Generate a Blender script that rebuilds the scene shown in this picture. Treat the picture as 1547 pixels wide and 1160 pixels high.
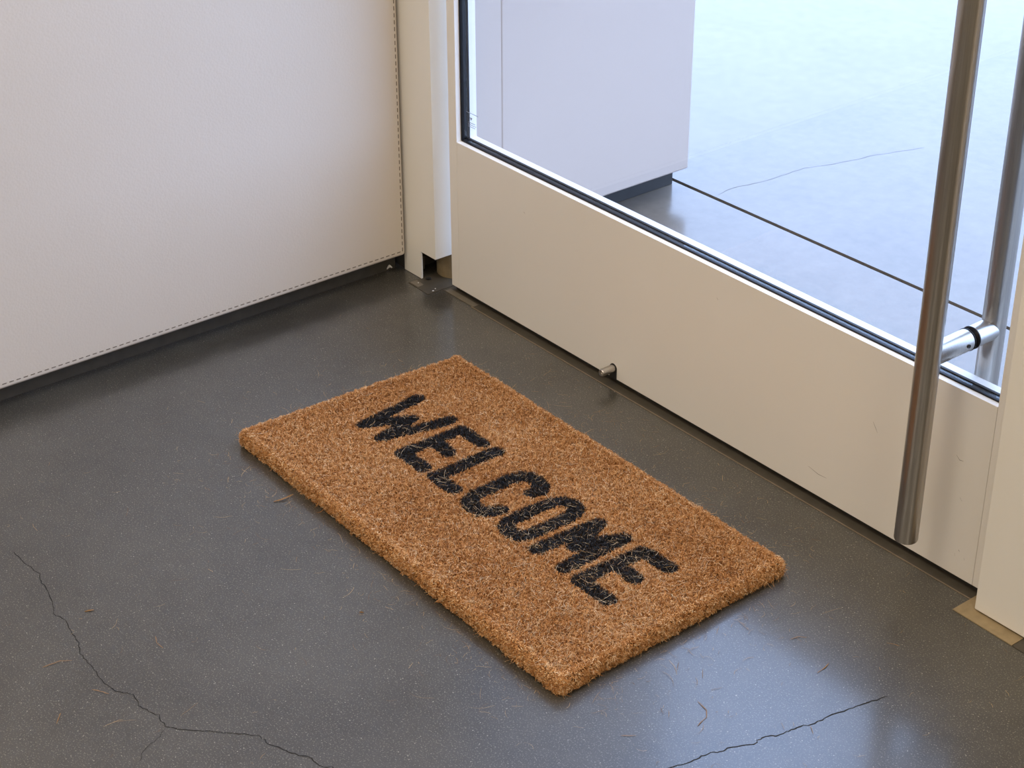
import bpy, bmesh, math, random
import numpy as np
from mathutils import Vector, Matrix

for o in list(bpy.data.objects):
    bpy.data.objects.remove(o, do_unlink=True)
SC = bpy.context.scene
COL = SC.collection
rng = np.random.default_rng(7)
random.seed(7)

# ---------------------------------------------------------------- camera
CAM_POS = Vector((2.36702, -1.66464, 1.41))
YAW, PITCH, ROLL, FPX = 0.9001942, 0.5166916, -0.003971, 2771.29
fw = Vector((-math.sin(YAW)*math.cos(PITCH), math.cos(YAW)*math.cos(PITCH), -math.sin(PITCH)))
r0 = Vector((math.cos(YAW), math.sin(YAW), 0.0))
u0 = r0.cross(fw)
rt = math.cos(ROLL)*r0 + math.sin(ROLL)*u0
up = -math.sin(ROLL)*r0 + math.cos(ROLL)*u0
cam_d = bpy.data.cameras.new('camera')
cam_d.sensor_width = 36.0
cam_d.lens = 36.0*FPX/1547.0
cam_d.clip_start = 0.05
cam = bpy.data.objects.new('camera', cam_d)
M = Matrix((rt, up, -fw)).transposed().to_4x4()
M.translation = CAM_POS
cam.matrix_world = M
COL.objects.link(cam)
SC.camera = cam

# ---------------------------------------------------------------- sky, lamps, exposure
SKY = (0.46, 0.63, 1.0)
SKY_STRENGTH = 6.2
LAMP_W = 23.0
LAMP_COL = (1.0, 0.87, 0.70)
wd = bpy.data.worlds.new('overcast_sky')
SC.world = wd
wd.use_nodes = True
bg = wd.node_tree.nodes['Background']
bg.inputs[0].default_value = (*SKY, 1)
bg.inputs[1].default_value = SKY_STRENGTH
vs = SC.view_settings
vs.view_transform = 'Standard'
vs.look = 'None'
vs.gamma = 1.0
vs.use_curve_mapping = False
vs.exposure = 0.0
SC.cycles.max_bounces = 9
SC.cycles.diffuse_bounces = 4
SC.cycles.glossy_bounces = 5
LAMPS = [(0.9, -1.1), (0.9, -3.0), (3.1, -1.1), (3.1, -3.0)]  # unseen fill lamps, added to light the interior warmly
CEIL = 2.80
for i, (lx, ly) in enumerate(LAMPS):
    ld = bpy.data.lights.new('fill_lamp', 'AREA')
    ld.shape = 'RECTANGLE'
    ld.size, ld.size_y = 1.1, 0.5
    ld.energy = LAMP_W
    ld.color = LAMP_COL
    lo = bpy.data.objects.new('fill_lamp', ld)
    lo.location = (lx, ly, CEIL-0.035)
    COL.objects.link(lo)

# ---------------------------------------------------------------- helpers
def tag(o, label=None, cat=None, group=None, kind=None):
    if label: o['label'] = label
    if cat: o['category'] = cat
    if group: o['group'] = group
    if kind: o['kind'] = kind
    return o

def empty(name, loc=(0, 0, 0), parent=None):
    o = bpy.data.objects.new(name, None)
    o.empty_display_size = 0.05
    COL.objects.link(o)
    o.location = loc
    if parent:
        o.parent = parent
        o.matrix_parent_inverse = parent.matrix_basis.inverted()
    return o

def link(name, me, mat, parent=None):
    o = bpy.data.objects.new(name, me)
    if mat: me.materials.append(mat)
    COL.objects.link(o)
    if parent:
        o.parent = parent
        o.matrix_parent_inverse = parent.matrix_basis.inverted()
    return o

def from_bm(name, bm, mat, parent=None, smooth=False):
    me = bpy.data.meshes.new(name)
    bmesh.ops.recalc_face_normals(bm, faces=bm.faces[:])
    bm.to_mesh(me); bm.free()
    if smooth:
        for p in me.polygons: p.use_smooth = True
        try: me.set_sharp_from_angle(angle=math.radians(35))
        except Exception: pass
    return link(name, me, mat, parent)

def add_box(bm, lo, hi, bevel=0.0, seg=2):
    r = bmesh.ops.create_cube(bm, size=1.0)
    vs_ = r['verts']
    for v in vs_:
        v.co = Vector([(lo[i]+hi[i])/2 + v.co[i]*(hi[i]-lo[i]) for i in range(3)])
    if bevel > 0:
        es = list({e for v in vs_ for e in v.link_edges})
        bmesh.ops.bevel(bm, geom=es, offset=bevel, segments=seg, profile=0.5, affect='EDGES')

def weighted(o):
    m = o.modifiers.new('weighted_normals', 'WEIGHTED_NORMAL')
    m.keep_sharp = True; m.weight = 100
    return o

def box(name, lo, hi, mat, parent=None, bevel=0.0, seg=2):
    bm = bmesh.new()
    add_box(bm, lo, hi, bevel, seg)
    o = from_bm(name, bm, mat, parent, smooth=bevel > 0)
    if bevel > 0: weighted(o)
    return o

def add_lathe(bm, base, axis, prof, n=48):
    """prof: list of (radius, distance along axis) from base point"""
    axis = Vector(axis).normalized()
    q = Vector((0, 0, 1)).rotation_difference(axis)
    rings = []
    for r, h in prof:
        if r < 1e-7:
            rings.append([bm.verts.new(Vector(base) + q @ Vector((0, 0, h)))])
        else:
            rings.append([bm.verts.new(Vector(base) + q @ Vector((r*math.cos(2*math.pi*k/n), r*math.sin(2*math.pi*k/n), h))) for k in range(n)])
    for a, b in zip(rings, rings[1:]):
        for k in range(n):
            k2 = (k+1) % n
            if len(a) == 1 and len(b) == 1: continue
            if len(a) == 1: bm.faces.new((a[0], b[k2], b[k]))
            elif len(b) == 1: bm.faces.new((a[k], a[k2], b[0]))
            else: bm.faces.new((a[k], a[k2], b[k2], b[k]))

def lathe(name, base, axis, prof, mat, parent=None, n=48):
    bm = bmesh.new()
    add_lathe(bm, base, axis, prof, n)
    return from_bm(name, bm, mat, parent, smooth=True)

def prism(name, poly, z0, z1, mat, parent=None, bevel=0.0):
    bm = bmesh.new()
    b = [bm.verts.new((x, y, z0)) for x, y in poly]
    t = [bm.verts.new((x, y, z1)) for x, y in poly]
    n = len(poly)
    bm.faces.new(b[::-1]); bm.faces.new(t)
    for i in range(n):
        bm.faces.new((b[i], b[(i+1) % n], t[(i+1) % n], t[i]))
    if bevel:
        bmesh.ops.bevel(bm, geom=bm.edges[:], offset=bevel, segments=2, profile=0.5, affect='EDGES')
    o = from_bm(name, bm, mat, parent, smooth=bevel > 0)
    return weighted(o) if bevel else o

def numpy_mesh(name, verts, quads, cols, mat, parent=None):
    me = bpy.data.meshes.new(name)
    nv, nq = len(verts), len(quads)
    me.vertices.add(nv); me.vertices.foreach_set('co', verts.astype(np.float32).ravel())
    me.loops.add(nq*4); me.loops.foreach_set('vertex_index', quads.astype(np.int32).ravel())
    me.polygons.add(nq)
    me.polygons.foreach_set('loop_start', np.arange(0, nq*4, 4, dtype=np.int32))
    if cols is not None:
        a = me.attributes.new('tint', 'FLOAT_COLOR', 'POINT')
        c4 = np.ones((nv, 4), np.float32); c4[:, :3] = cols
        a.data.foreach_set('color', c4.ravel())
    me.update(calc_edges=True)
    me.validate()
    return link(name, me, mat, parent)

# ---------------------------------------------------------------- materials
class NT:
    def __init__(s, name):
        s.m = bpy.data.materials.new(name); s.m.use_nodes = True
        s.t = s.m.node_tree; s.b = s.t.nodes['Principled BSDF']
    def n(s, typ, **kw):
        nd = s.t.nodes.new(typ)
        for k, v in kw.items():
            if k in nd.inputs: nd.inputs[k].default_value = v
            else: setattr(nd, k, v)
        return nd
    def l(s, a, b): s.t.links.new(a, b)
    def coord(s): return s.n('ShaderNodeTexCoord').outputs['Object']
    def ramp(s, fac, stops):
        r = s.n('ShaderNodeValToRGB')
        els = r.color_ramp.elements
        while len(els) < len(stops): els.new(0.5)
        for e, (p, c) in zip(els, stops):
            e.position = p; e.color = (*c, 1) if len(c) == 3 else c
        s.l(fac, r.inputs[0]); return r.outputs[0]
    def noise(s, vec, scale, detail=4, rough=0.55, dist=0.0):
        nd = s.n('ShaderNodeTexNoise', Scale=scale, Detail=detail, Roughness=rough, Distortion=dist)
        s.l(vec, nd.inputs['Vector']); return nd.outputs['Fac']
    def mix(s, fac, a, b, mode='MIX'):
        nd = s.n('ShaderNodeMix', data_type='RGBA', blend_type=mode)
        for sock, v in ((nd.inputs[0], fac), (nd.inputs[6], a), (nd.inputs[7], b)):
            if hasattr(v, 'is_linked'): s.l(v, sock)
            elif isinstance(v, (tuple, list)): sock.default_value = (*v, 1)
            else: sock.default_value = v
        return nd.outputs[2]
    def bump(s, h, strength=0.2, dist=0.001):
        nd = s.n('ShaderNodeBump', Strength=strength, Distance=dist)
        s.l(h, nd.inputs['Height']); s.l(nd.outputs[0], s.b.inputs['Normal'])
    def set(s, **kw):
        for k, v in kw.items():
            s.b.inputs[k.replace('_', ' ')].default_value = (*v, 1) if isinstance(v, tuple) and len(v) == 3 else v
        return s

def mat_paint(name, c, rough=0.45, wear=0.04, bscale=300, bstr=0.08):
    s = NT(name); co = s.coord()
    n1 = s.noise(co, 3.0, 3)
    d = tuple(x*(1-wear) for x in c)
    s.l(s.ramp(n1, [(0.3, d), (0.7, c)]), s.b.inputs['Base Color'])
    s.set(Roughness=rough)
    s.bump(s.noise(co, bscale, 3), bstr, 0.0006)
    return s.m

def mat_plain(name, c, rough=0.5, metal=0.0, spec=0.5):
    s = NT(name); co = s.coord()
    d = tuple(x*0.8 for x in c)
    s.l(s.ramp(s.noise(co, 60, 4), [(0.35, d), (0.65, c)]), s.b.inputs['Base Color'])
    s.set(Roughness=rough, Metallic=metal)
    s.b.inputs['Specular IOR Level'].default_value = spec
    return s.m

M_DOOR = mat_paint('cream_door_paint', (0.76, 0.72, 0.66), 0.42, 0.03)
M_JAMB = mat_paint('cream_frame_paint', (0.77, 0.74, 0.68), 0.42, 0.03)
M_WALL = mat_paint('interior_wall_paint', (0.74, 0.71, 0.66), 0.6, 0.03)
M_CEIL = mat_paint('ceiling_paint', (0.82, 0.80, 0.77), 0.8, 0.02)
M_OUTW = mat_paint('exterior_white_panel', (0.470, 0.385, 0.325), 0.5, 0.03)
M_KICK = mat_plain('dark_plinth', (0.060, 0.054, 0.044), 0.5)
M_OKICK = mat_plain('dark_outer_plinth', (0.030, 0.028, 0.026), 0.4)
M_GASK = mat_plain('black_rubber_gasket', (0.009, 0.009, 0.010), 0.5, 0.0, 0.25)
M_LIGHT_BLOCK = mat_plain('dark_light_block', (0.02, 0.018, 0.015), 0.7)
M_THREAD = mat_plain('dark_stitching', (0.15, 0.12, 0.085), 0.8)
M_CRACK = mat_plain('dark_crack_fill', (0.012, 0.011, 0.010), 0.9)  # dark fill of the floor cracks and pavement joint
M_BRASS = mat_plain('worn_tan_metal', (0.33, 0.25, 0.14), 0.45, 0.15)
M_PLATE = mat_plain('grimy_steel_plate', (0.075, 0.063, 0.046), 0.5, 0.1)
M_PLATE2 = mat_plain('worn_pale_plate', (0.17, 0.145, 0.11), 0.5, 0.1)
M_EDGE = mat_plain('brass_edge_strip', (0.22, 0.17, 0.12), 0.5, 0.1)
M_PINDARK = mat_plain('black_bolt_recess', (0.015, 0.013, 0.011), 0.6)
M_CHIP = mat_plain('white_paint_chip', (0.75, 0.73, 0.70), 0.6)
M_BARK = mat_plain('brown_coir_scrap', (0.30, 0.17, 0.07), 0.8)
M_ETCH = mat_plain('etched_glass_ink', (0.33, 0.34, 0.40), 0.6)
M_SCUFF = mat_plain('brown_scuff', (0.30, 0.26, 0.21), 0.7)

def mat_leather():
    s = NT('white_leather_cladding'); co = s.coord()
    n1 = s.noise(co, 2.2, 3)
    s.l(s.ramp(n1, [(0.3, (0.600, 0.535, 0.465)), (0.7, (0.625, 0.560, 0.490))]), s.b.inputs['Base Color'])
    s.set(Roughness=0.5)
    v = s.n('ShaderNodeTexVoronoi', Scale=260.0); s.l(co, v.inputs['Vector'])
    mp = s.n('ShaderNodeMapping'); mp.inputs['Scale'].default_value = (1, 0.35, 1)
    s.l(co, mp.inputs['Vector'])
    n2 = s.noise(mp.outputs[0], 130, 4, 0.6, 0.5)
    a = s.n('ShaderNodeMath', operation='ADD'); s.l(v.outputs['Distance'], a.inputs[0]); s.l(n2, a.inputs[1])
    s.bump(a.outputs[0], 0.16, 0.0012)
    return s.m
M_LEATHER = mat_leather()

def mat_concrete(name, dark, light, rough, speck, speck_amt, spots, wet=0.5, grime_reflection=False):
    s = NT(name); co = s.coord()
    n1 = s.noise(co, 5.0, 5, 0.62, 0.4)
    n2 = s.noise(co, 34, 5, 0.68)
    base = s.ramp(n1, [(0.32, dark), (0.68, light)])
    base = s.mix(0.32, base, s.ramp(n2, [(0.3, tuple(x*0.75 for x in dark)), (0.7, tuple(x*1.15 for x in light))]))
    # fine sand grains
    g = s.noise(co, 480, 2, 0.7)
    base = s.mix(s.ramp(g, [(0.56, (0, 0, 0)), (0.66, (1, 1, 1))]), base, speck, 'MIX') if speck_amt >= 1 else \
        s.mix(s.ramp(g, [(0.56, (0, 0, 0)), (0.70, (speck_amt,)*3)]), base, speck)
    # sparse pale aggregate
    v = s.n('ShaderNodeTexVoronoi', Scale=170.0); s.l(co, v.inputs['Vector'])
    sz = s.n('ShaderNodeMath', operation='GREATER_THAN'); sz.inputs[1].default_value = spots
    sep = s.n('ShaderNodeSeparateColor'); s.l(v.outputs['Color'], sep.inputs[0]); s.l(sep.outputs[0], sz.inputs[0])
    near = s.ramp(v.outputs['Distance'], [(0.07, (1, 1, 1)), (0.15, (0, 0, 0))])
    mm = s.n('ShaderNodeMath', operation='MULTIPLY'); s.l(sz.outputs[0], mm.inputs[0]); s.l(near, mm.inputs[1])
    base = s.mix(mm.outputs[0], base, tuple(min(1, x*1.6) for x in speck))
    if grime_reflection:   # scuffed dirt: an old smudge by the pivot plate and broken marks along the leather wall, also painting in the dark plinth reflection
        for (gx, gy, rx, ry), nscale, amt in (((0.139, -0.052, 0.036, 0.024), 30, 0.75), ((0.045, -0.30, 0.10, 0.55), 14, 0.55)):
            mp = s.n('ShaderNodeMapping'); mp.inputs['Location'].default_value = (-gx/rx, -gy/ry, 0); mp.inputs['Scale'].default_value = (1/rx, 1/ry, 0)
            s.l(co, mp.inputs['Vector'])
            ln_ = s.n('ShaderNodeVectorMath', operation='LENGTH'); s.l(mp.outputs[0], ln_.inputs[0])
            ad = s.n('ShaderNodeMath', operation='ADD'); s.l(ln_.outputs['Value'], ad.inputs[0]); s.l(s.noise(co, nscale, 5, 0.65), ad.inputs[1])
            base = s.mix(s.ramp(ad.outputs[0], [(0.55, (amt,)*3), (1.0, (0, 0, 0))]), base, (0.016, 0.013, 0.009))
    s.l(base, s.b.inputs['Base Color'])
    s.l(s.ramp(s.noise(co, 5, 2), [(0.2, (rough*0.93,)*3), (0.8, (rough*1.07,)*3)]), s.b.inputs['Roughness'])
    s.b.inputs['Specular IOR Level'].default_value = wet
    if grime_reflection:   # wax sealer over the rougher concrete
        s.b.inputs['Coat Weight'].default_value = 0.75
        s.b.inputs['Coat Roughness'].default_value = 0.16
        s.b.inputs['Coat IOR'].default_value = 1.5
    s.bump(g, 0.10, 0.0004)
    return s.m
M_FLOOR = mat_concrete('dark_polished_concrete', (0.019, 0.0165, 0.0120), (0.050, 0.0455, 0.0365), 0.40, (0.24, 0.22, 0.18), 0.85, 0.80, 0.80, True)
M_PAVE = mat_concrete('pale_sealed_concrete', (0.142, 0.117, 0.092), (0.180, 0.148, 0.117), 0.20, (0.19, 0.16, 0.13), 0.3, 0.97, 0.5)

def mat_steel():
    s = NT('brushed_stainless_steel'); co = s.coord()
    mp = s.n('ShaderNodeMapping'); mp.inputs['Scale'].default_value = (1, 1, 0.012)
    s.l(co, mp.inputs['Vector'])
    n = s.noise(mp.outputs[0], 900, 3)
    s.l(s.ramp(n, [(0.3, (0.43, 0.40, 0.365)), (0.7, (0.52, 0.49, 0.45))]), s.b.inputs['Base Color'])
    s.set(Metallic=1.0, Roughness=0.30)
    s.bump(n, 0.02, 0.0002)
    return s.m
M_STEEL = mat_steel()

def mat_glass():
    s = NT('clear_door_glass')
    out = s.t.nodes['Material Output']
    tr = s.n('ShaderNodeBsdfTransparent'); tr.inputs[0].default_value = (0.96, 0.97, 0.98, 1)
    gl = s.n('ShaderNodeBsdfGlossy', Roughness=0.0)
    lw = s.n('ShaderNodeLayerWeight', Blend=0.5)
    pw = s.n('ShaderNodeMath', operation='POWER'); pw.inputs[1].default_value = 5.0
    s.l(lw.outputs['Facing'], pw.inputs[0])
    fr = s.n('ShaderNodeMath', operation='MULTIPLY_ADD'); fr.inputs[1].default_value = 0.96; fr.inputs[2].default_value = 0.04
    s.l(pw.outputs[0], fr.inputs[0])
    mx = s.n('ShaderNodeMixShader')
    s.l(fr.outputs[0], mx.inputs[0]); s.l(tr.outputs[0], mx.inputs[1]); s.l(gl.outputs[0], mx.inputs[2])
    s.l(mx.outputs[0], out.inputs['Surface'])
    return s.m
M_GLASS = mat_glass()

def mat_fibre(name, rough=0.75):
    s = NT(name)
    a = s.n('ShaderNodeAttribute', attribute_name='tint')
    s.l(a.outputs['Color'], s.b.inputs['Base Color'])
    s.set(Roughness=rough)
    s.b.inputs['Specular IOR Level'].default_value = 0.25
    return s.m
M_COIR = mat_fibre('coir_fibre')
M_INK = mat_fibre('black_dyed_fibre', 0.6)
M_BACK = mat_plain('coir_backing', (0.16, 0.075, 0.025), 0.95)

def mat_emit(name, c, st):
    s = NT(name)
    s.set(Base_Color=(0.8, 0.8, 0.8))
    s.b.inputs['Emission Color'].default_value = (*c, 1)
    s.b.inputs['Emission Strength'].default_value = st
    return s.m

# ---------------------------------------------------------------- room shell
X1, Y1 = 4.6, -4.4
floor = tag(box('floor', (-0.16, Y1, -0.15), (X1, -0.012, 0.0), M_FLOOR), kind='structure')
tag(box('ceiling', (-0.2, Y1-0.1, CEIL), (X1+0.1, 0.10, CEIL+0.1), M_CEIL), kind='structure')
tag(box('wall_back', (-0.16, Y1-0.1, 0), (X1, Y1, CEIL), M_WALL), kind='structure')
tag(box('wall_right', (X1, Y1-0.1, 0), (X1+0.1, 0.07, CEIL), M_WALL), kind='structure')
wf = tag(box('wall_front', (1.251, -0.0287, 0.0035), (X1, 0.07, CEIL), M_JAMB, bevel=0.0015), kind='structure')
hd = tag(box('trim_1', (0.079, -0.0155, 2.36), (1.251, 0.07, CEIL), M_JAMB), kind='structure')

# leather clad wall on the left, stitched along its edges
wl = tag(box('wall_left', (-0.15, Y1, 0.0344), (0.0, -0.021, CEIL), M_LEATHER, bevel=0.005, seg=3), kind='structure')
def stitch_mesh():
    bm = bmesh.new()
    P, D, T = 0.0116, 0.0070, 0.0013
    y = -0.0275
    z = 0.0432
    k = 0
    while z + k*P < CEIL-0.02:
        a = z + k*P
        add_box(bm, (-0.001, y-T/2, a), (0.0004, y+T/2, a+D)); k += 1
    k = 1
    while k*P < 3.2:
        b = y - k*P
        add_box(bm, (-0.001, b, z-T/2), (0.0004, b+D, z+T/2)); k += 1
    return bm
tag(from_bm('stitching', stitch_mesh(), M_THREAD, wl), label='dark dashed stitching along the leather edge', kind='stuff')
tag(box('baseboard_left', (-0.15, Y1, 0.0), (-0.029, -0.024, 0.036), M_KICK), kind='structure')

# left door frame post: leg to the floor, cut away above the pivot
jb = bmesh.new()
add_box(jb, (-0.15, -0.0155, 0.052), (0.0795, 0.05, CEIL), 0.0012)
lj = tag(weighted(from_bm('trim_2', jb, M_JAMB, smooth=True)), kind='structure')
lg = box('leg', (-0.012, -0.0155, 0.001), (0.0372, -0.0120, 0.0535), M_JAMB, lj)
bk = box('light_block_plate', (-0.15, 0.05, 0.0), (0.082, 0.058, CEIL), M_JAMB, lj)  # plate added behind the post to keep outside light out
br = box('bracket', (-0.002, 0.004, 0.0009), (0.010, 0.012, 0.026), M_PLATE2, lj, 0.0006)
lin = box('cavity_lining', (-0.15, -0.0115, 0.0), (-0.004, 0.05, 0.052), M_KICK, lj)
lin2 = box('cavity_lining', (-0.15, 0.0465, 0.0), (0.082, 0.0498, 0.052), M_KICK, lj)

# outer return of the frame and the white wall outside
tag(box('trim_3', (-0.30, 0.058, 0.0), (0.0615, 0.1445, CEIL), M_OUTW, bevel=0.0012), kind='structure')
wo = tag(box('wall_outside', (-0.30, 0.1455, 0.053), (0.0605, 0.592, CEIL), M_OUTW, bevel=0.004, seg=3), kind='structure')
tag(box('baseboard_outside', (-0.30, 0.1455, 0.0), (0.0078, 0.603, 0.0528), M_OKICK, bevel=0.002), kind='structure')
tag(box('light_leak_stop', (1.236, 0.046, 0.0), (1.33, 0.075, CEIL), M_JAMB), kind='structure')  # unseen stop added to block light leaking beside the door

# outside pavement, two slabs with an open joint
pv = tag(empty('pavement'), kind='structure')
prism('slab', [(-6, 0.046), (9, 0.046), (9, 0.648), (1.0, 0.6245), (-0.3, 0.6105), (-6, 0.608)], -0.15, 0.0, M_PAVE, pv)
prism('slab', [(-6, 0.6180), (-0.3, 0.6205), (1.0, 0.6340), (9, 0.6575), (9, 12), (-6, 12)], -0.15, 0.0, M_PAVE, pv)
box('joint_fill', (-6, 0.58, -0.15), (9, 0.68, -0.02), M_CRACK, pv)

# threshold under the door
th = tag(box('trim_5', (0.094, -0.012, -0.15), (1.26, 0.046, 0.0004), M_PLATE), kind='structure')
box('edge_strip', (0.175, -0.0135, -0.01), (1.236, -0.0118, 0.0010), M_EDGE, th)
box('pale_inlay', (0.100, -0.0112, -0.01), (0.178, 0.0005, 0.0011), M_PLATE2, th)
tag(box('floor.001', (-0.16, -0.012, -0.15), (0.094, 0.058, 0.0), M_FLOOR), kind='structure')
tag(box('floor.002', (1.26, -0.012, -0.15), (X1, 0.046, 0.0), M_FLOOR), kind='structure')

# cracks in the concrete
def ribbon(pts, w, z, mid=1, jit=0.0):
    P = []
    for a, b in zip(pts, pts[1:]):
        for k in range(mid):
            t = k/mid
            P.append((a[0]+(b[0]-a[0])*t + random.uniform(-jit, jit), a[1]+(b[1]-a[1])*t + random.uniform(-jit, jit)))
    P.append(pts[-1])
    bm = bmesh.new(); prev = None
    n = len(P)
    for i, p in enumerate(P):
        a = Vector(P[max(i-1, 0)]); b = Vector(P[min(i+1, n-1)])
        d = (b-a).normalized(); nn = Vector((-d.y, d.x))
        ww = w*random.uniform(0.55, 1.2)*(0.5 if i in (0, n-1) else 1.0)
        l_ = bm.verts.new((p[0]+nn.x*ww/2, p[1]+nn.y*ww/2, z)); r_ = bm.verts.new((p[0]-nn.x*ww/2, p[1]-nn.y*ww/2, z))
        if prev: bm.faces.new((prev[0], prev[1], r_, l_))
        prev = (l_, r_)
    return bm
CR1 = [(0.3604, -0.9265), (0.3861, -0.9274), (0.4282, -0.9237), (0.4493, -0.9293), (0.4783, -0.9324), (0.5053, -0.941), (0.5184, -0.9475), (0.5432, -0.9428), (0.5738, -0.9489), (0.5947, -0.9518), (0.6176, -0.9589), (0.6387, -0.9607), (0.6605, -0.9613), (0.6866, -0.9629), (0.7047, -0.9606), (0.7187, -0.9531), (0.7281, -0.9447), (0.7499, -0.9506), (0.7657, -0.9473), (0.7811, -0.941), (0.803, -0.9458), (0.817, -0.9359), (0.8361, -0.9172), (0.8465, -0.9054), (0.8623, -0.8909), (0.8737, -0.8797), (0.887, -0.8683), (0.9066, -0.8668), (0.9293, -0.857), (0.9413, -0.8526), (0.9541, -0.8427), (0.9731, -0.8431), (0.9846, -0.8324), (1.0024, -0.8292), (1.05, -0.82)]
CR1B = [(0.8073, -0.9467), (0.8165, -0.9635), (0.823, -0.9802), (0.8301, -0.9898), (0.8383, -0.9977)]
CR2 = [(1.21, -0.58), (1.2287, -0.5278), (1.2324, -0.5119), (1.2345, -0.4943), (1.2362, -0.4785), (1.2425, -0.4692), (1.2447, -0.4535), (1.2562, -0.4292), (1.2554, -0.4148), (1.262, -0.3988), (1.2669, -0.3809), (1.2699, -0.3655), (1.2749, -0.3474), (1.2775, -0.3266), (1.2825, -0.3035), (1.2852, -0.2824), (1.2903, -0.2638), (1.2965, -0.2438)]
CR3 = [(0.0984, 0.6364), (0.094, 0.6806), (0.1088, 0.742), (0.1113, 0.7962), (0.1129, 0.8575), (0.131, 0.9024), (0.145, 0.9575), (0.1541, 1.0117), (0.19, 1.12)]
M_CRACK2 = mat_plain('faint_crack_fill', (0.130, 0.108, 0.086), 0.6)
for pts, w, par, mt in ((CR1, 0.0015, floor, M_CRACK), (CR1B, 0.0008, floor, M_CRACK), (CR2, 0.0018, floor, M_CRACK), (CR3, 0.0013, pv, M_CRACK2)):
    from_bm('crack', ribbon(pts, w*0.8, 0.0003, 4, 0.0015), mt, par)

# ---------------------------------------------------------------- door
DX0, DX1, DB, DT, DTH = 0.105, 1.2445, 0.0112, 2.345, 0.042
RT = 0.2775
GX0, GX1 = 0.1258, 1.2225
door = tag(empty('door_1', (DX0, 0, DB)), label='cream framed glass door with tall steel pull handle', kind='structure')
rail = box('bottom_rail', (GX0, 0, DB), (GX1, DTH, RT), M_DOOR, door, 0.0006)
box('stile', (DX0, 0, DB), (GX0-0.0002, DTH, DT), M_DOOR, door, 0.0007)
box('stile', (GX1+0.0002, 0, DB), (DX1, DTH, DT), M_DOOR, door, 0.0007)
box('top_rail', (GX0, 0, 2.25), (GX1, DTH, DT), M_DOOR, door, 0.0008)
box('light_block_strip', (DX0+0.002, 0.008, 0.0012), (DX1-0.002, 0.034, DB+0.001), M_LIGHT_BLOCK, door)  # dark strip added to stop light leaking under the door
GY0, GY1 = 0.0150, 0.0215
pane = box('glass_pane', (GX0+0.002, GY0, RT+0.0007), (GX1-0.002, GY1, 2.248), M_GLASS, door)
def gasket(y0, y1, h, w):
    bm = bmesh.new()
    add_box(bm, (GX0, y0, RT-0.001), (GX1, y1, RT+h), 0.0008)
    add_box(bm, (GX0-0.001, y0, RT+h-0.001), (GX0+w, y1, 2.25), 0.0008)
    add_box(bm, (GX1-w, y0, RT+h-0.001), (GX1+0.001, y1, 2.25), 0.0008)
    add_box(bm, (GX0+w, y0, 2.25-h), (GX1-w, y1, 2.251), 0.0008)
    return bm
from_bm('gasket', gasket(0.0092, GY0-0.0001, 0.0022, 0.0026), M_GASK, door, True)
from_bm('gasket', gasket(GY1+0.0001, 0.0262, 0.0022, 0.0026), M_GASK, door, True)

bmg = bmesh.new()
add_box(bmg, (GX0, GY0, RT-0.001), (GX1, GY1, RT+0.0006))
add_box(bmg, (GX0-0.001, GY0, RT+0.0018), (GX0+0.0019, GY1, 2.2485))
add_box(bmg, (GX1-0.0019, GY0, RT+0.0018), (GX1+0.001, GY1, 2.2485))
from_bm('setting_block', bmg, M_GASK, door)

# faint etched maker's mark in the glass corner
def etch():
    bm = bmesh.new(); y = GY0-0.0003
    def dash(x0, x1, z, h=0.0011): add_box(bm, (x0, y, z), (x1, y+0.0002, z+h))
    x0 = GX0+0.0085
    for k in range(13): dash(x0+k*0.0024, x0+k*0.0024+0.0017, 0.3290)
    cx, cz = x0+0.012, 0.3215
    for q in range(5): dash(cx-0.0032+q*0.0006, cx+0.0032-q*0.0006, cz-q*0.0010, 0.0008)
    for row, n in enumerate((8, 9, 8)):
        for k in range(n): dash(x0+0.004+k*0.0024, x0+0.004+k*0.0024+0.0016, 0.3125-row*0.0034)
    return bm
tag(from_bm('etched_mark', etch(), M_ETCH, pane), label='tiny pale grey etched stamp on the glass')

# scuffs on the bottom rail
def scuff(pts, w):
    bm = bmesh.new(); prev = None
    for i, (x, z) in enumerate(pts):
        ww = w*(0.4 if i in (0, len(pts)-1) else 1)
        a = bm.verts.new((x, -0.0003, z+ww/2)); b = bm.verts.new((x, -0.0003, z-ww/2))
        if prev: bm.faces.new((prev[0], prev[1], b, a))
        prev = (a, b)
    return bm
for pts, w in ([[(1.035, 0.170), (1.040, 0.163), (1.044, 0.157)], 0.0012], [[(1.172, 0.185), (1.178, 0.180), (1.184, 0.181)], 0.0009],
               [[(1.186, 0.128), (1.190, 0.124)], 0.0011], [[(1.195, 0.052), (1.197, 0.050)], 0.0022], [[(1.205, 0.045), (1.206, 0.041)], 0.0022],
               [[(1.190, 0.044), (1.191, 0.040)], 0.0016], [[(0.735, 0.235), (0.738, 0.232)], 0.0014], [[(0.30, 0.215), (0.303, 0.213)], 0.0016],
               [[(0.93, 0.05), (0.95, 0.046), (0.965, 0.047)], 0.0008]):
    from_bm('scuff', scuff(pts, w), M_SCUFF, rail)

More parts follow.
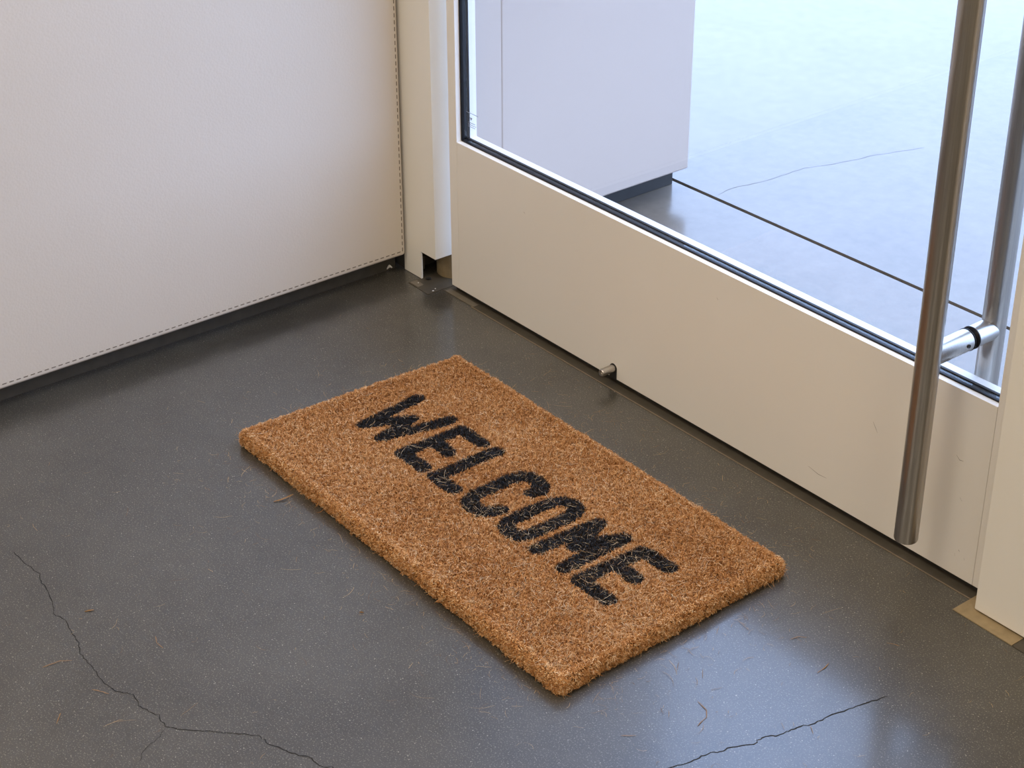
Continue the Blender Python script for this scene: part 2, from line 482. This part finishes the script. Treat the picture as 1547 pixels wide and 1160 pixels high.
# bolt pin near the foot of the door
bmx = bmesh.new()
n = 14; px, pz, pr = 0.5215, 0.0285, 0.0078
ring = [(px+pr*math.cos(math.pi*k/n), pz+pr*math.sin(math.pi*k/n)) for k in range(n+1)] + [(px-pr, DB+0.0005), (px+pr, DB+0.0005)]
f_ = [bmx.verts.new((x, -0.0012, z)) for x, z in ring]; b_ = [bmx.verts.new((x, 0.0002, z)) for x, z in ring]
bmx.faces.new(f_); bmx.faces.new(b_[::-1])
for i in range(len(ring)): bmx.faces.new((f_[i], f_[(i+1) % len(ring)], b_[(i+1) % len(ring)], b_[i]))
slot = tag(from_bm('bolt_slot', bmx, M_PINDARK, door), label='black slot around the bolt')
pin = lathe('bolt_pin', (px, -0.001, pz), (0, -1, 0), [(0, 0), (0.0062, 0), (0.0062, 0.0235), (0.0052, 0.025), (0.0040, 0.025), (0.0036, 0.022), (0, 0.022)], M_STEEL, slot, 28)
tag(pin, label='short round steel pin')

# pull handles either side of the glass
HX, HYF, HYR, HZ, HR = 1.1535, -0.0575, 0.0660, 0.3375, 0.0155
def pull(yc, ztop, zbot, sgn):
    h = lathe('pull_handle', (HX, yc, zbot), (0, 0, 1), [(0, 0), (HR-0.002, 0), (HR-0.0006, 0.0006), (HR, 0.0022), (HR, ztop-zbot-0.0022), (HR-0.0006, ztop-zbot-0.0006), (HR-0.002, ztop-zbot), (0, ztop-zbot)], M_STEEL, door, 64)
    for zc in (HZ, ztop-0.265):
        y0 = yc + sgn*0.004
        ye = (GY0-0.0016) if sgn > 0 else (GY1+0.0016)
        L_ = abs(ye-y0)
        cb = lathe('crossbar', (HX, y0, zc), (0, sgn, 0), [(0.0143, 0), (0.0143, L_-0.0012), (0.0133, L_), (0, L_)], M_STEEL, h, 40)
        lathe('washer', (HX, ye-sgn*0.0005, zc), (0, sgn, 0), [(0, 0), (0.0146, 0), (0.0150, 0.0006), (0.0150, 0.0018), (0, 0.0020)], M_GASK, h, 40)
        if sgn > 0:
            lathe('set_screw', (HX+0.0141, ye-0.0125, zc+0.0010), (0.99, 0, 0.07), [(0, 0.0006), (0.0018, 0.0008), (0.0026, 0.0014), (0.0026, -0.002)], M_PINDARK, cb, 16)
    return h
pull(HYF, 1.90, 0.0715, 1)
pull(HYR, 1.90, 0.0715, -1)

# ---------------------------------------------------------------- small fittings on the floor by the frame
pc = [(0.048+0.033*math.cos(math.pi*(1+k/28)), 0.0505+0.033*math.sin(math.pi*(1+k/28))) for k in range(29)]
pc = [(x, min(y, 0.0462)) for x, y in pc]
tag(prism('floor_pivot', pc, 0.0009, 0.0516, M_BRASS, None, 0.0006),
    'round tan pivot block standing under the cut-away frame post', 'pivot')
fp = tag(prism('floor_plate', [(0.0345, -0.0415), (0.0925, -0.0425), (0.0930, 0.0462), (0.0345, 0.0462)], -0.004, 0.0008, M_PLATE),
         'grimy square steel cover plate around the pivot block', 'floor plate')
prism('pale_patch', [(0.0365, -0.0395), (0.0600, -0.0395), (0.0590, -0.0265), (0.0365, -0.0250)], 0.0004, 0.0012, M_PLATE2, fp)
pb = tag(prism('floor_plate', [(1.2325, -0.0478), (1.3270, -0.0498), (1.3275, 0.0), (1.2325, 0.0)], -0.003, 0.0012, M_BRASS),
         'flat tan metal plate under the cream wall end', 'floor plate')
pg = tag(prism('floor_plate', [(1.3285, -0.0498), (1.46, -0.0520), (1.46, 0.0), (1.3285, 0.0)], -0.003, 0.0008, M_PLATE),
         'dull grey floor plate butted against the tan plate', 'floor plate')

# debris
def chip(loc, s, mat, label, cat, group=None, name='paint_chip', flat=0.35):
    bm = bmesh.new()
    bmesh.ops.create_icosphere(bm, subdivisions=1, radius=s)
    for v in bm.verts:
        v.co *= random.uniform(0.7, 1.2); v.co.z *= flat
    o = from_bm(name, bm, mat)
    zmin = min(v.co.z for v in o.data.vertices)
    o.location = (loc[0], loc[1], (loc[2] if len(loc) > 2 else 0.0) - zmin)
    return tag(o, label, cat, group)
chip((0.0880, -0.0280, 0.0008), 0.0022, M_CHIP, 'larger white paint chip on the square steel cover plate', 'debris')
chip((0.0835, -0.0200, 0.0008), 0.0014, M_CHIP, 'small white paint chip on the square steel cover plate', 'debris')
chip((0.0480, -0.0300, 0.0012), 0.0014, M_CHIP, 'white crumb on the pale patch of the cover plate', 'debris')
chip((0.0470, -0.0080, 0.0008), 0.0058, M_PINDARK, 'dark brown crumb of dirt at the foot of the frame leg', 'debris', name='dirt_crumb')
def scrap(name, pts, w, mat, label):
    bm = bmesh.new()
    prev = None
    for i, p in enumerate(pts):
        ww = w*(0.5 if i in (0, len(pts)-1) else 1)
        ring_ = [bm.verts.new((p[0]+ww*0.6*a, p[1]+ww*0.6*b, p[2]+ww*0.5*c)) for a, b, c in ((1, 1, 0), (0, 0, 1), (-1, -1, 0), (0, 0, -1))]
        if prev:
            for k in range(4): bm.faces.new((prev[k], prev[(k+1) % 4], ring_[(k+1) % 4], ring_[k]))
        else: bm.faces.new(ring_)
        prev = ring_
    bm.faces.new(prev[::-1])
    return tag(from_bm(name, bm, mat), label, 'debris')
scrap('wood_splinter', [(0.5420, -0.9150, 0.0012), (0.5435, -0.9105, 0.0014), (0.5455, -0.9050, 0.0012)], 0.0024, M_BARK,
      'short tan splinter lying beside the long floor crack')
scrap('coir_scrap', [(0.4755, -0.5900, 0.0012), (0.4785, -0.5800, 0.0018), (0.4800, -0.5700, 0.0030), (0.4830, -0.5630, 0.0060)], 0.0024, M_BARK,
      'brown coir scrap against the long side of the mat')
scrap('dirt_crumb', [(0.7640, -0.6425, 0.0014), (0.7652, -0.6405, 0.0018), (0.7668, -0.6390, 0.0014)], 0.0030, M_BARK,
      'small brown crumb on the floor beside the mat')
scrap('plastic_shaving', [(-0.0290, -0.0420, 0.0020), (-0.0265, -0.0400, 0.0060), (-0.0280, -0.0370, 0.0085), (-0.0255, -0.0350, 0.0050), (-0.0275, -0.0330, 0.0025)], 0.0026, M_CHIP,
      'crumpled white shaving against the dark plinth near the frame post')

# ---------------------------------------------------------------- fibre strips
def strips(paths, widths, side):
    """paths (N,K,3), widths (N,K), side (N,3) -> verts, quads"""
    N, K, _ = paths.shape
    off = side[:, None, :]*widths[:, :, None]*0.5
    v = np.empty((N, K, 2, 3)); v[:, :, 0] = paths-off; v[:, :, 1] = paths+off
    base = (np.arange(N)*K*2)[:, None]
    k = np.arange(K-1)[None, :]*2
    q = np.stack([base+k, base+k+1, base+k+3, base+k+2], -1).reshape(-1, 4)
    return v.reshape(-1, 3), q

def unit(a): return a/np.maximum(np.linalg.norm(a, axis=-1, keepdims=True), 1e-9)

def tints(n, lo=0.0, hi=1.0, clump=None):
    ramp_p = np.array([0.0, 0.25, 0.55, 0.82, 1.0])
    ramp_c = np.array([(0.10, 0.032, 0.008), (0.34, 0.132, 0.036), (0.56, 0.258, 0.084), (0.72, 0.410, 0.175), (0.86, 0.66, 0.42)])
    t = np.clip(rng.beta(2.2, 2.0, n)*(hi-lo)+lo + (0 if clump is None else clump), 0, 1)
    return np.stack([np.interp(t, ramp_p, ramp_c[:, c]) for c in range(3)], -1)

# ---------------------------------------------------------------- doormat
MATC = np.array([0.685, -0.354])
CORN = np.array([(0.3105, -0.5480), (0.3265, -0.1545), (1.0470, -0.1590), (1.0545, -0.5525)])   # fibre-tip outline
TOPZ = 0.0262
mat_root = tag(empty('doormat', (MATC[0], MATC[1], 0)), 'brown coir doormat with black lettering reading WELCOME', 'doormat')
mctr = CORN.mean(0)
def quad_pt(s, t):
    a, b, c, d = CORN
    s = s[..., None]; t = t[..., None]
    return a*(1-s)*(1-t) + d*s*(1-t) + b*(1-s)*t + c*s*t
INS = 0.0065
def inset_scale():
    return np.array([1-2*INS/0.735, 1-2*INS/0.394])
isc = inset_scale()
core = [tuple(mctr + (p-mctr)*isc) for p in CORN]
# dense core of the mat
prism('backing', core, 0.0008, 0.0195, M_BACK, mat_root, 0.004)

LET = [
 ('W', [[(0.4030, -0.2890), (0.4140, -0.3945), (0.4455, -0.3300), (0.4620, -0.3950), (0.4838, -0.2870)]], 0.0185),
 ('E', [[(0.5650, -0.2905), (0.5165, -0.2915), (0.5150, -0.3960), (0.5650, -0.3960)], [(0.5165, -0.3425), (0.5530, -0.3437)]], 0.0200),
 ('L', [[(0.5955, -0.2885), (0.5942, -0.3962), (0.6370, -0.3969)]], 0.0205),
 ('C', [[(0.7119, -0.3165), (0.7150, -0.3060), (0.7070, -0.2960), (0.6924, -0.2925), (0.6788, -0.2953), (0.6700, -0.3030), (0.6662, -0.3187), (0.6662, -0.3397), (0.6662, -0.3671), (0.6680, -0.3848), (0.6760, -0.3985), (0.6900, -0.4040), (0.7060, -0.4010), (0.7150, -0.3900), (0.7190, -0.3790)]], 0.0210),
 ('O', [[(0.7480, -0.3850), (0.7530, -0.3960), (0.7680, -0.4020), (0.7830, -0.3960), (0.7900, -0.3830), (0.7915, -0.3614), (0.7912, -0.3341), (0.7900, -0.3090), (0.7830, -0.2965), (0.7700, -0.2920), (0.7555, -0.2980), (0.7490, -0.3110), (0.7474, -0.3409), (0.7476, -0.3686), (0.7480, -0.3850)]], 0.0205),
 ('M', [[(0.8235, -0.3975), (0.8275, -0.2960), (0.8500, -0.3560), (0.8745, -0.2930), (0.8772, -0.3965)]], 0.0210),
 ('E', [[(0.9625, -0.2910), (0.9140, -0.2925), (0.9105, -0.3985), (0.9650, -0.3985)], [(0.9156, -0.3400), (0.9520, -0.3424)]], 0.0210),
]
def seg_dist(p, a, b):
    a = np.array(a); b = np.array(b); d = b-a
    t = np.clip(((p-a)@d)/(d@d), 0, 1)
    return np.linalg.norm(p-(a+t[:, None]*d), axis=1)
def letter_of(p):
    idx = np.full(len(p), -1)
    for i, (ch, lines, w) in enumerate(LET):
        allp = np.array([q for l in lines for q in l])
        lo = allp.min(0)-0.02; hi = allp.max(0)+0.02
        sel = np.where(((p > lo) & (p < hi)).all(1))[0]
        if not len(sel): continue
        ps = p[sel]; d = np.full(len(ps), 9.0)
        for l in lines:
            for a, b in zip(l, l[1:]): d = np.minimum(d, seg_dist(ps, a, b))
        jitter = rng.normal(0, 0.0007, len(ps))
        idx[sel[d+jitter < w*0.5+0.0023]] = i
    return idx

def lattice_noise(p, cell, seed):
    """smooth value noise, p (N,2)"""
    g = p/cell; i = np.floor(g).astype(int); f = g-i; f = f*f*(3-2*f)
    def h(ix, iy):
        x = (ix*374761393 + iy*668265263 + seed*974711) & 0x7fffffff
        x = ((x ^ (x >> 13))*1274126177) & 0x7fffffff
        return (x & 0xffff)/65535.0
    a = h(i[:, 0], i[:, 1]); b = h(i[:, 0]+1, i[:, 1]); c = h(i[:, 0], i[:, 1]+1); d = h(i[:, 0]+1, i[:, 1]+1)
    return (a*(1-f[:, 0])+b*f[:, 0])*(1-f[:, 1]) + (c*(1-f[:, 0])+d*f[:, 0])*f[:, 1]

def tuft_dirs(p, cell=0.0042):
    """tufts: every fibre belongs to a jittered cell whose lean and height it shares"""
    g = np.floor(p/cell + 0.35*np.stack([lattice_noise(p, cell*1.3, 11), lattice_noise(p, cell*1.3, 12)], -1)).astype(int)
    def h(s):
        x = (g[:, 0]*374761393 + g[:, 1]*668265263 + s*974711) & 0x7fffffff
        x = ((x ^ (x >> 13))*1274126177) & 0x7fffffff
        return ((x >> 3) & 0xffff)/65535.0
    cen = (g+0.5)*cell
    return cen, h(1), h(2), h(3)

NTOP = 190000
s_, t_ = rng.random(NTOP), rng.random(NTOP)
root = mctr + (quad_pt(s_, t_)-mctr)*isc
cen, h1, h2, h3 = tuft_dirs(root)
# distance to the border decides how far the pile rolls over outward
du = np.minimum(s_, 1-s_)*0.735; dv = np.minimum(t_, 1-t_)*0.394
outw = np.zeros((NTOP, 2))
ku = np.clip(1-du/0.010, 0, 1); kv = np.clip(1-dv/0.010, 0, 1)
outw[:, 0] = np.where(s_ < 0.5, -1, 1)*ku; outw[:, 1] = np.where(t_ < 0.5, -1, 1)*kv
ang = h1*2*np.pi
lean = np.stack([np.cos(ang), np.sin(ang)], -1)*(0.0004+0.0016*h2)[:, None]
tip2 = root + (cen-root)*0.42 + lean + rng.normal(0, 0.0012, (NTOP, 2)) + outw*0.0030
dd = np.minimum(du*isc[0], dv*isc[1]) + INS
drop = np.where(dd < 0.0115, 0.0115-np.sqrt(np.maximum(0.0115**2-(0.0115-np.minimum(dd, 0.0115))**2, 0)), 0)
und = (lattice_noise(root, 0.035, 3)-0.5)*0.0022 + (lattice_noise(root, 0.010, 4)-0.5)*0.0016
topz = TOPZ - 0.0012 + und + (h3-0.5)*0.0024 + rng.normal(0, 0.0009, NTOP) - drop
P0 = np.column_stack([root, np.full(NTOP, 0.0165) - 0.003*np.maximum(ku, kv)])
P2 = np.column_stack([tip2, topz])
mid2 = root*0.62 + tip2*0.38 + rng.normal(0, 0.0004, (NTOP, 2))
P1 = np.column_stack([mid2, P0[:, 2]+(topz-P0[:, 2])*0.70])
paths = np.stack([P0, P1, P2], 1)
wd_ = rng.uniform(0.00045, 0.00085, NTOP)
wids = np.stack([wd_, wd_, wd_*0.55], 1)
sa = rng.random(NTOP)*2*np.pi
side = np.stack([np.cos(sa), np.sin(sa), np.zeros(NTOP)], -1)
warm = (lattice_noise(root, 0.06, 21)-0.5)*0.16 + (h2-0.5)*0.26
col = tints(NTOP, 0.0, 0.95, warm)
lid = letter_of(tip2)
# short crossing fibres that make the clipped, felted surface
NL = 120000
sl, tl = rng.random(NL), rng.random(NL)
cl = mctr + (quad_pt(sl, tl)-mctr)*isc
cenl, k1, k2, k3 = tuft_dirs(cl)
al = rng.random(NL)*2*np.pi
hl = rng.uniform(0.0010, 0.0026, NL)
dirl = np.stack([np.cos(al), np.sin(al)], -1)
ddl = np.minimum(np.minimum(sl, 1-sl)*0.735*isc[0], np.minimum(tl, 1-tl)*0.394*isc[1]) + INS
dropl = np.where(ddl < 0.0115, 0.0115-np.sqrt(np.maximum(0.0115**2-(0.0115-np.minimum(ddl, 0.0115))**2, 0)), 0)
undl = (lattice_noise(cl, 0.035, 3)-0.5)*0.0022 + (lattice_noise(cl, 0.010, 4)-0.5)*0.0016
zl = TOPZ - 0.0012 + undl + (k3-0.5)*0.0024 - dropl + rng.normal(-0.0003, 0.0007, NL)
slope = rng.normal(0, 0.0009, NL)
bend = rng.normal(0, 0.0004, (NL, 2))
pl = np.stack([np.column_stack([cl-dirl*hl[:, None], zl-slope-0.0007]), np.column_stack([cl+bend, zl]), np.column_stack([cl+dirl*hl[:, None], zl+slope-0.0004])], 1)
wl_ = rng.uniform(0.00035, 0.00070, NL)
paths = np.concatenate([paths, pl]); wids = np.concatenate([wids, np.stack([wl_*0.8, wl_, wl_*0.5], 1)])
side = np.concatenate([side, unit(np.stack([-dirl[:, 1], dirl[:, 0], rng.normal(0, 0.35, NL)], -1))])
col = np.concatenate([col, tints(NL, 0.03, 0.97, (lattice_noise(cl, 0.06, 21)-0.5)*0.16 + (k2-0.5)*0.26)])
lid = np.concatenate([lid, letter_of(cl)])
def emit_pile(sel, name, mat, colours, **kw):
    v, q = strips(paths[sel], wids[sel], side[sel])
    o = numpy_mesh(name, v, q, np.repeat(colours, paths.shape[1]*2, axis=0), mat, mat_root)
    return tag(o, **kw)
emit_pile(lid < 0, 'pile', M_COIR, col[lid < 0], label='dense clipped brown coir pile', kind='stuff')
for i, (ch, _, _) in enumerate(LET):
    sel = lid == i
    g = rng.uniform(0.006, 0.020, sel.sum())
    emit_pile(sel, 'letter', M_INK, np.stack([g, g, g*1.12], -1), label='black dyed letter %s' % ch)

# side fibres
NS = 80000
per = rng.random(NS)
cor = np.array(core); nxt = np.roll(cor, -1, axis=0)
lens = np.linalg.norm(nxt-cor, axis=1); cum = np.concatenate([[0], np.cumsum(lens)])/lens.sum()
ei = np.clip(np.searchsorted(cum, per, side='right')-1, 0, 3)
ft = (per-cum[ei])/(cum[ei+1]-cum[ei])
base2 = cor[ei] + (nxt-cor)[ei]*ft[:, None]
tang = unit((nxt-cor))[ei]; nrm = np.stack([-tang[:, 1], tang[:, 0]], -1)
flip = np.sign(((base2-mctr)*nrm).sum(1)); nrm = nrm*flip[:, None]
# corners fan out
edge_d = np.minimum(ft, 1-ft)*lens[ei]
cf = np.clip(1-edge_d/0.012, 0, 1)
RC, ZC = 0.0115, 0.0140                     # rounded shoulder of the pile
arc = rng.random(NS) < 0.52
phi = np.where(arc, rng.random(NS)*np.pi*0.5, 0.0)
zz = np.where(arc, ZC, rng.uniform(0.0020, ZC, NS))
along = per*lens.sum()
bp = np.stack([along, np.where(arc, ZC+phi*RC, zz)], -1)
c2, g1, g2, g3 = tuft_dirs(bp, 0.0056)
dl = (c2-bp)*0.60
phi = phi + np.where(arc, dl[:, 1]/RC, 0) + rng.normal(0, 0.10, NS)*arc + (g1-0.5)*0.30
rad = RC*(0.80+0.42*g3)*rng.uniform(0.90, 1.10, NS)*np.interp(zz, [0, 0.006, 0.012], [0.84, 0.97, 1.0])
rad = rad + (lattice_noise(np.stack([along, zz*0], -1), 0.03, 9)-0.5)*0.0020
axis2 = base2 - nrm*(RC-INS)
# rounded corners: some fibres fan about the corner axes
axc = mctr + (CORN-mctr)*np.array([1-2*RC/0.735, 1-2*RC/0.394])
def corner_fan(n):
    ci = rng.integers(0, 4, n)
    sg = np.sign(CORN-mctr)[ci]; a_ = rng.random(n)*np.pi/2
    return axc[ci], np.stack([np.cos(a_)*sg[:, 0], np.sin(a_)*sg[:, 1]], -1)
isc_ = rng.random(NS) < 0.07
ax_c, nr_c = corner_fan(NS)
axis2 = np.where(isc_[:, None], ax_c, axis2); nrm = np.where(isc_[:, None], nr_c, nrm)
tang = np.where(isc_[:, None], np.stack([-nrm[:, 1], nrm[:, 0]], -1), tang)
keepm = isc_ | (np.minimum(ft, 1-ft)*lens[ei] > 0.002)
Q0 = np.column_stack([axis2+nrm*(np.cos(phi)*0.003)[:, None], np.clip(zz+np.sin(phi)*0.003, 0.001, 1)])
tipxy = axis2 + nrm*(np.cos(phi)*rad)[:, None] + tang*(dl[:, 0]+(g2-0.5)*0.0035 + rng.normal(0, 0.0013, NS))[:, None]
tipz = np.clip(zz + np.sin(phi)*rad + np.where(arc, 0, dl[:, 1]) + rng.normal(0, 0.0010, NS), 0.0008, 0.0265)
Q2 = np.column_stack([tipxy, tipz])
Q1 = Q0*0.40 + Q2*0.60; Q1 = Q1 + rng.normal(0, 0.0004, (NS, 3)); Q1[:, 2] = np.clip(Q1[:, 2], 0.0008, 1)
paths = np.stack([Q0, Q1, Q2], 1)
wd_ = rng.uniform(0.0005, 0.0009, NS); wids = np.stack([wd_, wd_, wd_*0.5], 1)
rv = rng.normal(0, 1, (NS, 3)); side = unit(np.cross(Q2-Q0, rv))
ecol = tints(NS, 0.05, 1.0, (g3-0.5)*0.34)
# crossing fibres over shoulder and sides
NX = 40000
ix = rng.integers(0, NS, NX)
u_ = rng.random(NX)*(0.011+RC*np.pi/2)
ph = np.clip((u_-0.011)/RC, 0, np.pi/2)
zb_ = np.where(u_ < 0.011, 0.003+u_, ZC)
rr = RC*np.interp(zb_, [0, 0.006, 0.012], [0.86, 0.97, 1.0])*(0.82+0.36*g3[ix])*rng.uniform(0.97, 1.06, NX) + (lattice_noise(np.stack([along[ix], zb_*0], -1), 0.03, 9)-0.5)*0.0020
shift = rng.normal(0, 0.002, NX)
nx_, tx_ = nrm[ix], tang[ix]
pos = np.column_stack([axis2[ix] + nx_*(np.cos(ph)*rr)[:, None] + tx_*shift[:, None], zb_+np.sin(ph)*rr])
up_ = np.column_stack([-nx_*np.sin(ph)[:, None], np.cos(ph)]); t3 = np.column_stack([tx_, np.zeros(NX)]); n3 = np.column_stack([nx_*np.cos(ph)[:, None], np.sin(ph)])
aa = rng.random(NX)*2*np.pi
dx_ = t3*np.cos(aa)[:, None] + up_*np.sin(aa)[:, None]
hx_ = rng.uniform(0.0010, 0.0026, NX)[:, None]
px_ = np.stack([pos-dx_*hx_-n3*0.0008, pos, pos+dx_*hx_-n3*rng.normal(0.0002, 0.0006, (NX, 1))], 1)
px_[:, :, 2] = np.clip(px_[:, :, 2], 0.0008, 0.0275)
wx_ = rng.uniform(0.00035, 0.0007, NX)
sx_ = unit(np.cross(dx_, n3 + rng.normal(0, 0.3, (NX, 3))))
paths = np.concatenate([paths[keepm], px_]); wids = np.concatenate([wids[keepm], np.stack([wx_*0.8, wx_, wx_*0.5], 1)])
side = np.concatenate([side[keepm], sx_])
ecol = np.concatenate([ecol[keepm], tints(NX, 0.08, 1.0, (g3[ix]-0.5)*0.3)])
emit_pile(np.arange(len(paths)), 'edge_pile', M_COIR, ecol, label='tufted coir along the mat sides', kind='stuff')

# long pale strands lying on top
def curls(n, centre, length, zfun, amp, K=6, w=(0.00016, 0.00032)):
    th = rng.random(n)*2*np.pi; curv = rng.normal(0, amp, n); curv2 = rng.normal(0, amp*0.8, n)
    st = length/(K-1)
    p = np.zeros((n, K, 3)); p[:, 0, :2] = centre
    a = th.copy()
    for k in range(1, K):
        a = a + (curv + curv2*(k/K))/(K-1)
        p[:, k, 0] = p[:, k-1, 0]+np.cos(a)*st; p[:, k, 1] = p[:, k-1, 1]+np.sin(a)*st
    p[:, :, 2] = zfun(p, n, K)
    ww = rng.uniform(*w, n)[:, None]*np.ones((1, K)); ww[:, -1] *= 0.5; ww[:, 0] *= 0.7
    sd = np.stack([-np.sin(th), np.cos(th), rng.normal(0, 0.5, n)], -1)
    return p, ww, unit(sd)
NC = 12500
s_, t_ = rng.random(NC), rng.random(NC)
keep = rng.random(NC) < (0.12 + 0.70*s_**1.3*np.clip(1.25-t_, 0, 1))
s_, t_ = s_[keep]*0.97+0.015, t_[keep]*0.95+0.025; NC = len(s_)
def ztop(p, n, K):
    return TOPZ + 0.0002 + rng.uniform(-0.0006, 0.0014, n)[:, None] + rng.normal(0, 0.0005, (n, K))
paths, wids, side = curls(NC, quad_pt(s_, t_), rng.uniform(0.006, 0.020, NC), ztop, 1.7)
tt = rng.random(NC)[:, None]
emit_pile(np.arange(NC), 'stray_strands', M_COIR, np.array([0.52, 0.30, 0.13])*(1-tt)+np.array([0.80, 0.66, 0.46])*tt, label='pale stray strands over the pile', kind='stuff')
# strands poking out sideways from the mat edge
NE = 2200
ii = rng.integers(0, NS, NE)
def zedge(p, n, K):
    z0 = rng.uniform(0.003, 0.022, n)[:, None]
    return np.clip(z0 + np.linspace(0, 1, K)[None]*rng.normal(-0.003, 0.005, n)[:, None], 0.0008, 0.03)
paths, wids, side = curls(NE, tipxy[ii]-nrm[ii]*0.003, rng.uniform(0.006, 0.014, NE), zedge, 1.8, 5, (0.00024, 0.00042))
emit_pile(np.arange(NE), 'edge_strands', M_COIR, tints(NE, 0.35, 1.0), label='loose strands along the mat edge', kind='stuff')

# ---------------------------------------------------------------- shed fibres on the floor
NF = 950
per = rng.random(NF); ei = np.clip(np.searchsorted(cum, per, side='right')-1, 0, 3); ft = (per-cum[ei])/(cum[ei+1]-cum[ei])
b2 = cor[ei] + (nxt-cor)[ei]*ft[:, None]
tg = unit(nxt-cor)[ei]; nr = np.stack([-tg[:, 1], tg[:, 0]], -1); nr *= np.sign(((b2-mctr)*nr).sum(1))[:, None]
c0 = b2 + nr*(0.008+rng.exponential(0.035, NF))[:, None] + rng.normal(0, 0.01, (NF, 2))
N2 = 230
c1 = np.stack([rng.uniform(0.15, 1.42, N2), rng.uniform(-1.05, -0.03, N2)], -1)
cc = np.concatenate([c0, c1]); 
inside = ((cc[:, 0] > 0.30) & (cc[:, 0] < 1.06) & (cc[:, 1] > -0.556) & (cc[:, 1] < -0.150))
ok = ~inside & (cc[:, 0] > 0.02) & (cc[:, 1] < -0.03)
cc = cc[ok]; NF = len(cc)
def zflo(p, n, K):
    return 0.0006 + np.abs(rng.normal(0, 0.0008, (n, K)))
ln = np.where(rng.random(NF) < 0.12, rng.uniform(0.018, 0.034, NF), rng.uniform(0.004, 0.016, NF))
paths, wids, side = curls(NF, cc, ln, zflo, 1.5, 6, (0.00028, 0.00050))
side[:, 2] = 0; side = unit(side)
tt = rng.random(NF)[:, None]
cols = np.array([0.16, 0.08, 0.03])*(1-tt) + np.array([0.52, 0.36, 0.19])*tt
pmin, pmax = paths[:, :, :2].min(1), paths[:, :, :2].max(1)
REG = [(pmax[:, 1] < -0.562, 'thin shed coir fibres on the floor along the long side facing into the room'),
       (pmin[:, 1] > -0.142, 'thin shed coir fibres on the floor between mat and door'),
       ((pmin[:, 0] > 1.064), 'thin shed coir fibres on the floor beyond the end of the mat with the final letter'),
       ((pmax[:, 0] < 0.298), 'thin shed coir fibres on the floor between mat and leather wall')]
used_ = np.zeros(NF, bool)
for cond, lab in REG:
    sel = cond & ~used_; used_ |= sel
    if lab.endswith('letter') or lab.endswith('leather wall'):
        sel &= (pmin[:, 1] > -0.562) & (pmax[:, 1] < -0.142)
    v, q = strips(paths[sel], wids[sel], side[sel])
    tag(numpy_mesh('shed_fibres', v, q, np.repeat(cols[sel], 12, axis=0), M_COIR), lab, 'fibres', kind='stuff')
BIG = [([(0.6124, -1.0087), (0.6133, -0.9958), (0.6141, -0.9858), (0.6227, -0.9736)], 'long S-shaped tan coir strand lying short of the long floor crack'),
       ([(0.6887, -0.9804), (0.6977, -0.9747), (0.7089, -0.9687)], 'tan coir strand with one end touching the long floor crack'),
       ([(0.7049, -1.0295), (0.712, -1.0367), (0.72, -1.0427)], 'short thick tan coir strand farthest outside the long floor crack'),
       ([(0.6444, -0.8698), (0.6565, -0.8749), (0.6716, -0.874)], 'hooked coir strand between the long floor crack and the mat'),
       ([(1.162, -0.4276), (1.1792, -0.4304), (1.1884, -0.4392), (1.1937, -0.4587)], 'long C-shaped brown coir strand between mat end and short floor crack'),
       ([(1.2128, -0.2767), (1.2125, -0.2642), (1.2089, -0.2515)], 'brown coir strand near the inner end of the short floor crack'),
       ([(1.1457, -0.2553), (1.1483, -0.2431), (1.1564, -0.2357)], 'bent brown coir strand just off the mat corner nearest the pull handle'),
       ([(1.1499, -0.5399), (1.156, -0.534), (1.1609, -0.5261)], 'straight brown coir strand just past the mat corner farthest from the door'),
       ([(1.2263, -0.1666), (1.234, -0.161), (1.2411, -0.1589)], 'tan coir strand near the flat tan metal floor plate')]
for pts, lab in BIG:
    tag(from_bm('coir_strand', ribbon(pts, 0.0011, 0.0009, 3, 0.0004), M_BARK), lab, 'fibre', 'long shed strands')

# ---------------------------------------------------------------- unseen ceiling panels added as warm fill
M_DIFF = mat_emit('fill_panel_diffuser', LAMP_COL, 2.0)
for i, (lx, ly) in enumerate(LAMPS):
    r_ = tag(empty('fill_light_panel', (lx, ly, CEIL)), 'added unseen fill light panel on the ceiling ' + ('beside the leather wall' if lx < 2 else 'away from the leather wall') + (', toward the glass door' if ly > -2 else ', toward the back wall'), 'fill light', 'added fill panels')
    bm = bmesh.new()
    for lo, hi in (((-0.58, -0.28), (0.58, -0.26)), ((-0.58, 0.26), (0.58, 0.28)), ((-0.58, -0.26), (-0.56, 0.26)), ((0.56, -0.26), (0.58, 0.26))):
        add_box(bm, (lx+lo[0], ly+lo[1], CEIL-0.03), (lx+hi[0], ly+hi[1], CEIL))
    from_bm('frame', bm, M_CEIL, r_)
    box('diffuser', (lx-0.56, ly-0.26, CEIL-0.022), (lx+0.56, ly+0.26, CEIL-0.018), M_DIFF, r_)
